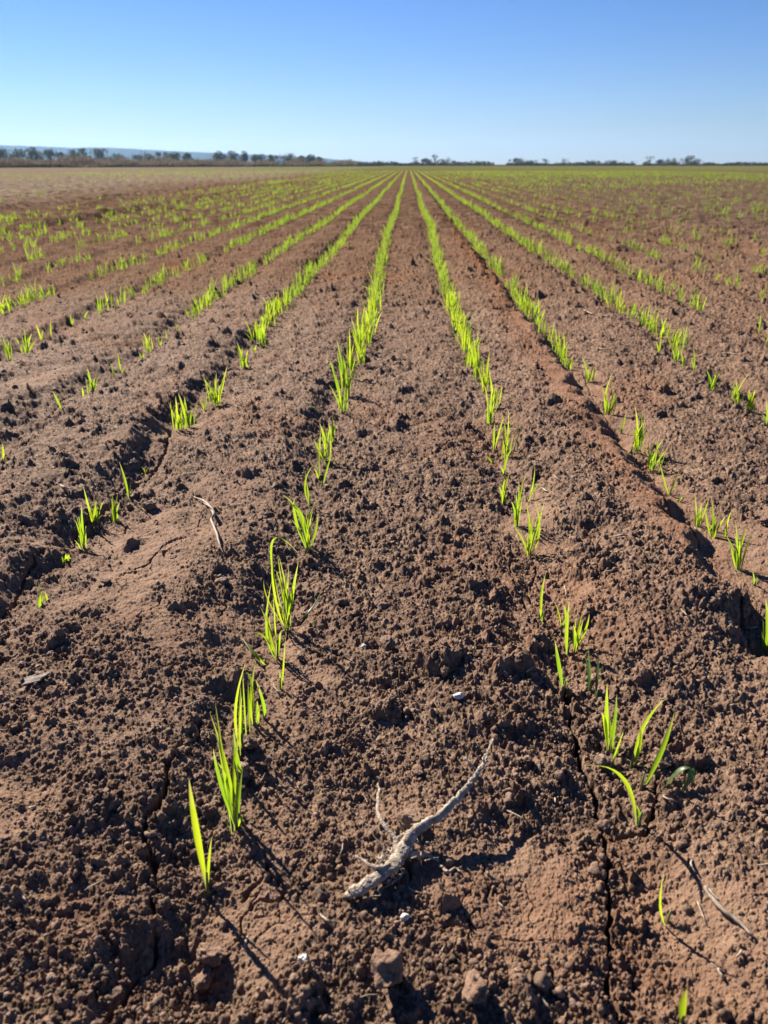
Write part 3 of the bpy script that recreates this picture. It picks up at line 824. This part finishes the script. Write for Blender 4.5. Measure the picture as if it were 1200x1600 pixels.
# curled dull leaf by the first row right
def curled():
    b = at(1040, 1230); root = bpy.data.objects.new('fallen_leaf', None); C.objects.link(root); root.location = b
    tag(root, 'dull green leaf folded into a loop on the soil near the arching seedling', 'leaf')
    p1 = at(1080, 1200, .016) - b; p2 = at(1063, 1236, .002) - b
    V, F, A = blade((0, 0, .001), p1, p1 * .5 + Vector((0, 0, .014)), .0055, 10, face=(.3, .9, .2), sheath=.7)
    mesh_obj('outer_blade', V, F, M_DARKLEAF, root, attrs=dict(along=np.array(A) * .5 + .3))
    V, F, A = blade(p1 + Vector((0, 0, -.001)), p2, (p1 + p2) * .5 + Vector((.006, 0, .006)), .0075, 10, face=(.9, .3, .2), sheath=.6)
    mesh_obj('inner_blade', V, F, M_DARKLEAF, root, attrs=dict(along=np.array(A) * .5 + .3))
curled()

# ------------------------------------------------------------------ dead root
def root_part(name, spec, parent, origin, seed, mat=M_ROOT, rough=.42, m=9, ns=12, wig=.0005):
    pts = [at(px, py, lift) - origin for px, py, lift, r in spec]; rad = [r * .88 for *_, r in spec]
    p, r = resample(pts, rad, m, wig, seed)
    V, F = tube(p, r, ns, rough, seed); return mesh_obj(name, V, F, mat, parent)
def dead_root():
    o = at(625, 1340)
    e = bpy.data.objects.new('dead_root', None); C.objects.link(e); e.location = o
    tag(e, 'forked bleached dead root with thin rootlets lying on the bare centre strip', 'root')
    root_part('main_stem', [(541,1399,.003,.0030),(560,1390,.005,.0045),(600,1364,.007,.0052),(624,1340,.010,.0055),(638,1312,.014,.0050),(660,1290,.017,.0040),(690,1272,.020,.0035),(715,1246,.023,.0030),(736,1222,.025,.0024),(748,1205,.026,.0020),(757,1190,.028,.0015),(763,1172,.030,.0011),(771,1155,.031,.0006)], e, o, 3)
    B = [('branch', [(620,1332,.009,.0030),(616,1310,.012,.0020),(600,1290,.015,.0019),(590,1268,.018,.0018),(592,1240,.021,.0013),(590,1224,.023,.0007)]),
         ('branch', [(630,1340,.010,.0024),(600,1355,.012,.0018),(578,1352,.012,.0016),(555,1337,.012,.0009)]),
         ('branch', [(746,1210,.025,.0014),(742,1199,.026,.0011),(725,1184,.028,.0006)]),
         ('branch', [(636,1332,.008,.0042),(652,1336,.006,.0026),(672,1336,.004,.0018),(686,1345,.001,.0010)]),
         ('branch', [(686,1352,.002,.0010),(698,1361,.004,.0016),(712,1357,.004,.0011),(718,1362,.002,.0006)]),
         ('branch', [(755,1195,.027,.0010),(754,1186,.028,.0008),(759,1178,.029,.0005)]),
         ('branch', [(618,1345,.008,.0030),(618,1330,.011,.0026),(622,1312,.013,.0018),(632,1302,.014,.0014)]),
         ('rootlet', [(598,1325,.010,.0004),(580,1300,.014,.0004),(564,1275,.018,.0002)]),
         ('rootlet', [(598,1325,.010,.0004),(596,1308,.014,.0003),(590,1290,.016,.0002)]),
         ('rootlet', [(598,1352,.005,.0004),(597,1335,.009,.0004),(600,1322,.010,.0003)]),
         ('rootlet', [(618,1318,.011,.0004),(607,1322,.010,.0003),(592,1338,.004,.0002)]),
         ('rootlet', [(640,1306,.014,.0004),(630,1296,.017,.0003),(626,1290,.018,.0002)]),
         ('rootlet', [(574,1255,.006,.0004),(566,1240,.006,.0003),(560,1238,.006,.0002)]),
         ('rootlet', [(727,1238,.024,.0005),(722,1231,.025,.0004),(720,1228,.025,.0002)]),
         ('rootlet', [(650,1330,.006,.0005),(662,1322,.008,.0004),(672,1328,.006,.0003)]),
         ('rootlet', [(612,1350,.004,.0006),(612,1372,.003,.0005),(604,1385,.002,.0003)])]
    rr = random.Random(4)
    for _ in range(34):
        px = rr.uniform(585, 668); py = 1352 - (px - 600) * .55 + rr.gauss(0, 12); a = rr.uniform(0, 6.28); L = rr.uniform(8, 30)
        q = [(px, py, .012, .0007)]
        for j in (1, 2, 3): q.append((px + math.cos(a + .4 * j * rr.uniform(-1, 1)) * L * j / 3, py + math.sin(a) * L * j / 3, max(.001, .012 - .003 * j * rr.uniform(.2, 1.3)), (.0007 - .00015 * j)))
        B.append(('rootlet', q))
    for k, (n, s) in enumerate(B): root_part(n, s, e, o, 20 + k, m=4, ns=7, wig=.0004)
dead_root()

# ------------------------------------------------------------------ straws, chips, stones, big clods
def straw(name, spec, label, cat, mat=M_STRAW, flatk=.45, seed=1):
    o = at(spec[0][0], spec[0][1])
    pts = [at(px, py, lift) - o for px, py, lift, r in spec]
    p, r = resample(pts, [q[3] * .75 for q in spec], 4, .0002, seed)
    V, F = tube(p, r, 7, .25, seed)
    x = mesh_obj(name, V, F, mat, loc=o)
    tag(x, label, cat, 'bits of dry straw and stalk on the soil'); return x
straw('dry_stalk', [(303,776,.004,.0010),(322,785,.008,.0028),(334,803,.010,.0034),(330,812,.009,.0024),(338,832,.010,.0026),(343,850,.007,.0018),(350,866,.002,.0008)], 'long split pale stalk lying between second left row and first left row', 'stalk')
straw('dry_stalk', [(318,786,.006,.0006),(330,793,.010,.0022),(338,806,.009,.0006)], 'loose pale husk on the split long stalk', 'husk')
straw('dry_stalk', [(1102,1386,.008,.0018),(1110,1400,.008,.0022),(1130,1422,.006,.0022),(1152,1438,.004,.0020),(1176,1462,.002,.0012)], 'grey weathered stalk lying near the tiny two leaved seedling', 'stalk', M_GREYSTRAW)
straw('dry_stalk', [(930,541,.004,.001),(940,545,.005,.0026),(955,547,.003,.001)], 'small curved white straw beyond the red furrow', 'straw')
straw('dry_stalk', [(1129,551,.004,.0014),(1140,552,.005,.003),(1152,553,.003,.0014)], 'short white straw between third and fourth right rows', 'straw')
straw('dry_stalk', [(912,484,.006,.002),(920,488,.006,.003),(927,491,.004,.002)], 'distant white chip left of the thin pale twig', 'straw')
straw('dry_stalk', [(934,490,.005,.001),(945,493,.006,.002),(955,495,.004,.001)], 'distant thin pale twig beside the white chip', 'straw')
straw('dry_stalk', [(500,1428,.003,.0008),(510,1437,.004,.0013),(522,1449,.003,.0010)], 'short pale straw below the dead root', 'straw')
straw('dry_stalk', [(1122,1514,.003,.001),(1126,1522,.004,.0015),(1130,1529,.003,.001)], 'bright white straw fragment where a seedling shadow ends', 'straw')
straw('dry_stalk', [(1150,1495,.003,.0008),(1156,1490,.004,.0013),(1159,1484,.003,.0010)], 'small whitish flake below the grey stalk', 'straw')
straw('dry_stalk', [(1036,1244,.003,.0009),(1046,1249,.004,.0014),(1057,1252,.003,.0010)], 'pale green straw below the looped fallen leaf', 'straw')
straw('dry_stalk', [(427,1069,.004,.0008),(433,1079,.004,.0012),(440,1086,.002,.0008)], 'short white straw under the thin thread-like seedling', 'straw')
straw('dry_stalk', [(865,742,.004,.0008),(869,746,.004,.0014),(875,751,.003,.0008)], 'tiny white straw right of the tall leaning seedlings', 'straw')
straw('dry_stalk', [(847,762,.004,.001),(852,766,.004,.0022),(856,768,.003,.001)], 'small tan husk right of the straggly tuft', 'husk')
straw('dry_stalk', [(882,916,.004,.0012),(884,923,.004,.0014),(885,930,.002,.0012)], 'small white chip above the thick green double leaf', 'chip')
straw('dry_stalk', [(1064,951,.004,.0006),(1068,956,.004,.0010),(1073,961,.003,.0006)], 'thin white straw on bare soil before the second right row', 'straw')
straw('dry_stalk', [(960,838,.004,.0012),(970,836,.005,.0026),(981,837,.003,.0012)], 'flat grey flake right of the dark hollow', 'chip', M_GREYSTRAW)
straw('dry_stalk', [(94,757,.004,.0014),(100,761,.006,.003),(107,764,.003,.0014)], 'bright white flake in the shaded soil left of the deep furrow', 'chip')
straw('dry_stalk', [(638,1386,.003,.0006),(648,1393,.003,.0008),(660,1396,.002,.0005)], 'fine straw under the dead root', 'straw')
straw('dry_stalk', [(1020,862,.004,.0006),(1060,775,.004,.0006),(1080,772,.003,.0004)][1:], 'thin twig beside the tiny short sprout', 'straw', M_GREYSTRAW)
straw('dry_stalk', [(1014,1128,.004,.0010),(998,1150,.004,.0016),(996,1165,.003,.0008)], 'dead whitish leaf sheath beside the arching leaf', 'straw')

def stone(name, px, py, r, label, cat, mat, seed, sq=(1, .9, .7), amt=.25, sink=.25, lift=0):
    b = at(px, py); v, f = ico(5 if name == 'clod' else 4); v = lump(v, seed, amt * 1.6)
    if name == 'clod': v = grainy(v, seed, 160, .34, .42)
    v = v + .04 * fbm(v[:, 0] * 3, v[:, 1] * 3 + v[:, 2] * 2.7, seed + 5, 4)[:, None] * v
    v = v * r * np.array(sq) + np.array((0, 0, r * sq[2] * (1 - sink)))
    th = seed; c, s = math.cos(th), math.sin(th)
    v = np.stack([v[:, 0] * c - v[:, 1] * s, v[:, 0] * s + v[:, 1] * c, v[:, 2]], 1)
    o = mesh_obj(name, v, f, mat, loc=b, attrs=dict(crust=np.full(len(v), .4))); tag(o, label, cat); return o
stone('white_stone', 717, 1090, .0046, 'small rounded white stone on bare soil above the dead root', 'stone', M_WHITE, 3)
stone('clod', 607, 1530, .0150, 'large rounded reddish clod below the dead root', 'clod', M_CLOD, 5, (1, .9, .8))
stone('clod', 741, 1556, .0110, 'smaller smooth tan clod near the bottom edge', 'clod', M_CLOD, 8, (1.1, .9, .7))
stone('clod', 640, 1290, .0120, 'rough brown clod just behind the dead root fork', 'clod', M_CRUMB, 9)
stone('clod', 392, 1168, .0100, 'dark shaded clod behind the slender grey tipped seedling', 'clod', M_CRUMB, 12)
stone('clod', 330, 1500, .0110, 'pale whitish clod with a deep shadow below the tallest single leaf', 'clod', M_CLOD, 14, (.7, 1.2, .8))
stone('clod', 322, 1535, .0080, 'smaller pale clod in front of the whitish clod', 'clod', M_CLOD, 15, (.8, 1.1, .7))
stone('clod', 694, 1056, .0065, 'small dark pebble-like clod left of the white stone', 'clod', M_CRUMB, 18, (.8, .8, 1))
stone('clod', 234, 795, .0120, 'round dark clod behind the pale split stalk', 'clod', M_CRUMB, 19)
stone('clod', 604, 1012, .0110, 'rough clod in the middle of the centre strip', 'clod', M_CRUMB, 21)
stone('clod', 652, 1208, .0060, 'small pale clod above the root branch', 'clod', M_CLOD, 24)
stone('clod', 1195, 820, .0090, 'dark clod right of the loose tuft', 'clod', M_CRUMB, 26)
stone('clod', 166, 912, .0070, 'dark clod on the left crust', 'clod', M_CRUMB, 28)
stone('clod', 1032, 1195, .0120, 'clod in shade under the two leaning leaves', 'clod', M_CRUMB, 30)
stone('clod', 470, 1030, .0060, 'tan clod right of the wide spreading tuft', 'clod', M_CRUMB, 33)
stone('stone', 346, 1386, .0045, 'small pale pebble at the foot of the nearest single leaf', 'stone', M_CLOD, 35, (1.3, .6, .6))
stone('stone', 632, 1434, .0030, 'tiny white pebble below the dead root', 'stone', M_WHITE, 36)
stone('stone', 475, 1500, .0036, 'small white pebble between the two pale clods', 'stone', M_WHITE, 38)
stone('stone', 568, 1012, .0036, 'tiny pale pebble beside the central clod', 'stone', M_WHITE, 39)
def litter():
    rr = random.Random(91); V = []; F = []
    n = 420; yy = [.28 + rr.random() ** 1.3 * 3.6 for _ in range(n)]; xx = [(rr.random() - .5) * 2 * (y * .6 + .1) for y in yy]
    zz = height(np.array(xx), np.array(yy))
    for x, y, z in zip(xx, yy, zz):
        L = .0015 + .009 * rr.random() ** 3; a = rr.uniform(0, 3.14); t = rr.gauss(0, .25); r = rr.uniform(.0003, .0009)
        p = Vector((x, y, z + .0012)); d = Vector((math.cos(a), math.sin(a), t)) * L
        k = Vector((rr.gauss(0, 1), rr.gauss(0, 1), 0)) * L * .12
        v, f = tube([p - d, p - d * .3 + k, p + d * .4 + k * .6, p + d], [r * .6, r, r, r * .5], 5, .3, rr.randrange(999))
        F += [tuple(i + len(V) for i in q) for q in f]; V += v
    tag(mesh_obj('straw_litter', V, F, M_STRAW), 'tiny bits of straw and root fibre scattered through the soil', 'straw', kind='stuff')
litter()
# flat chip of slate-grey wood on the left
def chip():
    b = at(56, 1068); v, f = ico(3); v = np.sign(v) * np.abs(v) ** .6
    th = np.arctan2(v[:, 1], v[:, 0]); jag = 1 + .16 * np.sin(3 * th + 1) + .12 * np.sign(np.sin(5 * th)) + .05 * np.sin(11 * th)
    v = v * np.stack([.0125 * jag, .0075 * jag, .0014 + 0 * jag], 1)
    v[:, 2] += v[:, 0] * .30 + .006 + .0006 * np.sin(v[:, 1] * 1400)
    o = mesh_obj('bark_chip', v, f, M_CHIP, loc=b, smooth=False); tag(o, 'flat grey chip with a hard edge and black shadow beneath', 'chip')
chip()

# ------------------------------------------------------------------ horizon: hills, trees, scrub
def dir_h(px, D, py=257):
    d = ray(px, py); k = D / d[1]; return d[0] * k, D, CAM_H + d[2] * k
def hill():
    prof = [(-300,232),(-150,228),(0,226),(60,228),(110,230.5),(170,230),(225,233),(300,237),(340,238.5),(400,241),(500,246),(525,249),(570,252),(620,254.5),(680,256),(760,256.5),(900,256.8)]
    V = []; F = []; n = 90
    xs = np.linspace(-300, 900, n); tops = np.interp(xs, [p[0] for p in prof], [p[1] for p in prof])
    depth = [(2600, 0.), (2900, .45), (3300, .8), (3800, 1.0), (4600, .8), (5200, 0.)]
    for i, (px, ty) in enumerate(zip(xs, tops)):
        gx, gy, top = dir_h(px, 3800, ty)
        for D, k in depth:
            x, y, _ = dir_h(px, D)
            hh = max(top, 1) * k * (1 + .10 * math.sin(px * .09 + D * .01) * (k < 1) + .012 * R.uniform(-1, 1))
            V.append((x, y, hh - 1.0))
    m = len(depth)
    for i in range(n - 1):
        for j in range(m - 1): F.append((i * m + j, (i + 1) * m + j, (i + 1) * m + j + 1, i * m + j + 1))
    o = mesh_obj('hills', V, F, M_HILL); tag(o, kind='structure')
hill()

def leafcloud(cents, rads, n, size, rr, flatz=1.0):
    V = []; F = []
    for _ in range(n):
        k = rr.randrange(len(cents)); c = cents[k]; r = rads[k]
        while True:
            p = Vector((rr.uniform(-1, 1), rr.uniform(-1, 1), rr.uniform(-1, 1)))
            if .25 < p.length < 1: break
        p = Vector((c[0] + p.x * r, c[1] + p.y * r, c[2] + p.z * r * .7 * flatz))
        a = Vector((rr.gauss(0, 1), rr.gauss(0, 1), rr.gauss(0, .6))).normalized() * size * rr.uniform(.6, 1.3)
        b = a.orthogonal().normalized() * size * rr.uniform(.4, .9)
        i = len(V); V += [p - a, p + b, p + a, p - b]; F.append((i, i + 1, i + 2, i + 3))
    return V, F
def tree(px, w, top, D, label, sparse=False, seed=0, lean=0, base=257.5):
    rr = random.Random(seed * 13 + 5)
    x, y, _ = dir_h(px, D); _, _, H = dir_h(px, D, top - .6)
    W = w * 1.15 / FPX * D
    e = bpy.data.objects.new('gum_tree', None); C.objects.link(e); e.location = (x, y, 0)
    tag(e, label, 'tree', 'trees along the horizon')
    r0 = .05 * H
    V, F = tube([(0, 0, -.1), (lean * .2 * H, 0, H * .35), (lean * .5 * H, 0, H * .72)], [r0, r0 * .75, r0 * .3], 7); nv = len(V)
    lobes = []; rads = []
    nl = max(3, int(W / H * 5) + 3)
    for k in range(nl):
        a = rr.uniform(0, 6.28); q = rr.uniform(.1, .95); cx = math.cos(a) * q * W * .5 + lean * .6 * H; cy = math.sin(a) * q * W * .4
        cz = H * rr.uniform(.22, .80) ** 1.0; r = rr.uniform(.20, .34) * min(W, H * 1.2) * (.7 if sparse else 1)
        if k == 0: cx, cy, cz = lean * .8 * H, 0, H - r * .75
        lobes.append((cx, cy, min(cz, H - r * .7))); rads.append(r)
        v, f = tube([(lean * .1 * H, 0, H * .25), (cx * .5, cy * .5, cz * .75), (cx, cy, cz)], [r0 * .5, r0 * .35, r0 * .12], 5)
        F += [tuple(i + len(V) for i in q_) for q_ in f]; V += v
    mesh_obj('trunk', V, F, M_BARK, e)
    V, F = leafcloud(lobes, rads, int(560 * (.16 if sparse else 1)), .04 * min(W, H) + .14, rr)
    mesh_obj('crown', V, F, M_GUM, e, smooth=False)
TREES = [(3,20,231),(27,28,232),(52,22,229),(78,25,233),(97,9,238),(117,22,233),(134,14,231),(155,26,232),(181,17,240),(228,26,236),(248,12,237),(260,10,238),(275,17,237),(295,15,238),
 (345,18,235.5),(363,21,235),(381,14,236),(400,18,240),(422,21,241),(451,29,239),(473,15,243),(487,12,241),(498,9,245)]
places = ['far left', 'left', 'centre left']
for k, (px, w, top) in enumerate(TREES):
    prev = 'leftmost' if k == 0 else ordinal(k + 1) + ' from the left'
    kind = 'broad dark' if w > 22 else 'rounded' if w > 15 else 'small'
    tree(px, w * 1.15, top, 330 + (k * 37) % 60, f"{kind} gum tree, {prev} in the tree line before the blue hill", seed=k, lean=R.uniform(-.1, .1))
TR2 = [(592,16,251.5,0),(650,11,244,1),(668,16,247,0),(679,10,240,1),(694,20,248,0),(699,8,245,1),(711,14,251,0),(745,26,251,0),(756,16,252,0),(806,22,247,0),(828,22,250,0),(854,9,247,1),(880,11,247,1),(905,14,253,0),(924,25,250,0),(958,18,250,0),(975,7,252,1),(987,12,251,1),(1015,11,244,1),(1031,9,249,0),(1053,21,247,0),(1078,17,243,0),(1112,26,256,0),(1143,8,254,1),(1154,9,253,0),(1166,12,253,0),(1193,16,254,0)]
for k, (px, w, top, sp) in enumerate(TR2):
    kind = 'thin bare' if sp else 'broad dark' if w > 18 else 'small rounded'
    tree(px, w * 1.15, top, 420 + (k * 53) % 90, f"{kind} gum tree, {ordinal(k + 1)} along the distant right tree line past the hill's end", sp, 100 + k, lean=(.22 if px == 1078 else R.uniform(-.1, .1)))

def strip(name, x0, x1, D0, D1, hgt, n, size, mat, label, cat, seed, gaps=(), thick=4, blades=False):
    rr = random.Random(seed); V = []; F = []
    for _ in range(n):
        t = rr.random(); px = x0 + (x1 - x0) * t
        if any(a < px < b for a, b in gaps): continue
        D = 1 / ((1 - t) / D0 + t / D1) + rr.uniform(0, thick)
        x, y, _ = dir_h(px, D)
        h = hgt * (.55 + .7 * float(gnoise(np.array([x / 5]), np.array([y / 7]), seed)[0]) + .25 * rr.random())
        z = h * rr.random() ** (.6 if blades else .9)
        s = size * rr.uniform(.6, 1.4)
        if blades: a = Vector((rr.gauss(0, .25), rr.gauss(0, .25), 1)) * s * 1.8; b = Vector((rr.gauss(0, 1), rr.gauss(0, 1), 0)).normalized() * s * .35
        else: a = Vector((rr.gauss(0, 1), rr.gauss(0, 1), rr.gauss(0, 1))).normalized() * s; b = a.orthogonal().normalized() * s * .7
        p = Vector((x, y, max(z, .02))); i = len(V); V += [p - a, p + b, p + a, p - b]; F.append((i, i + 1, i + 2, i + 3))
    o = mesh_obj(name, V, F, mat, smooth=False); tag(o, label, cat, kind='stuff')
strip('dry_grass_bank', -250, 560, 118, 240, 1.75, 26000, .16, M_REED, 'pale dry grass bank along the far left field edge', 'dry grass', 3, thick=9, blades=True)
strip('dark_scrub_edge', -250, 600, 114, 235, .42, 11000, .13, M_SCRUB, 'low dark scrub at the foot of the dry grass bank', 'scrub', 4, thick=3)
strip('distant_scrub', 490, 1500, 330, 330, 1.25, 15000, .30, M_SCRUB, 'low dark scrub line under the distant trees on the right', 'scrub', 5, gaps=((772, 790), (992, 1004)), thick=10)
strip('field_edge_grass', 560, 1500, 300, 300, .45, 9000, .16, M_SCRUB, 'low olive grass along the far field edge', 'grass', 6, thick=5)

# ------------------------------------------------------------------ haze
def haze():
    V = [(x, y, z) for x in (-5200, 5200) for y in (-300, 5600) for z in (-3, 130)]
    F = [(0, 1, 3, 2), (4, 6, 7, 5), (0, 4, 5, 1), (2, 3, 7, 6), (0, 2, 6, 4), (1, 5, 7, 3)]
    s = NT('haze_air'); v = s.n('ShaderNodeVolumePrincipled')
    v.inputs['Color'].default_value = (.36, .60, .95, 1); v.inputs['Density'].default_value = .00012; v.inputs['Anisotropy'].default_value = .3
    s.l(v.outputs[0], s.out.inputs['Volume'])
    o = mesh_obj('haze', V, F, s.m, smooth=False); tag(o, kind='stuff')
    o['label'] = 'thin pale blue haze over the whole field'; o['category'] = 'haze'
haze()
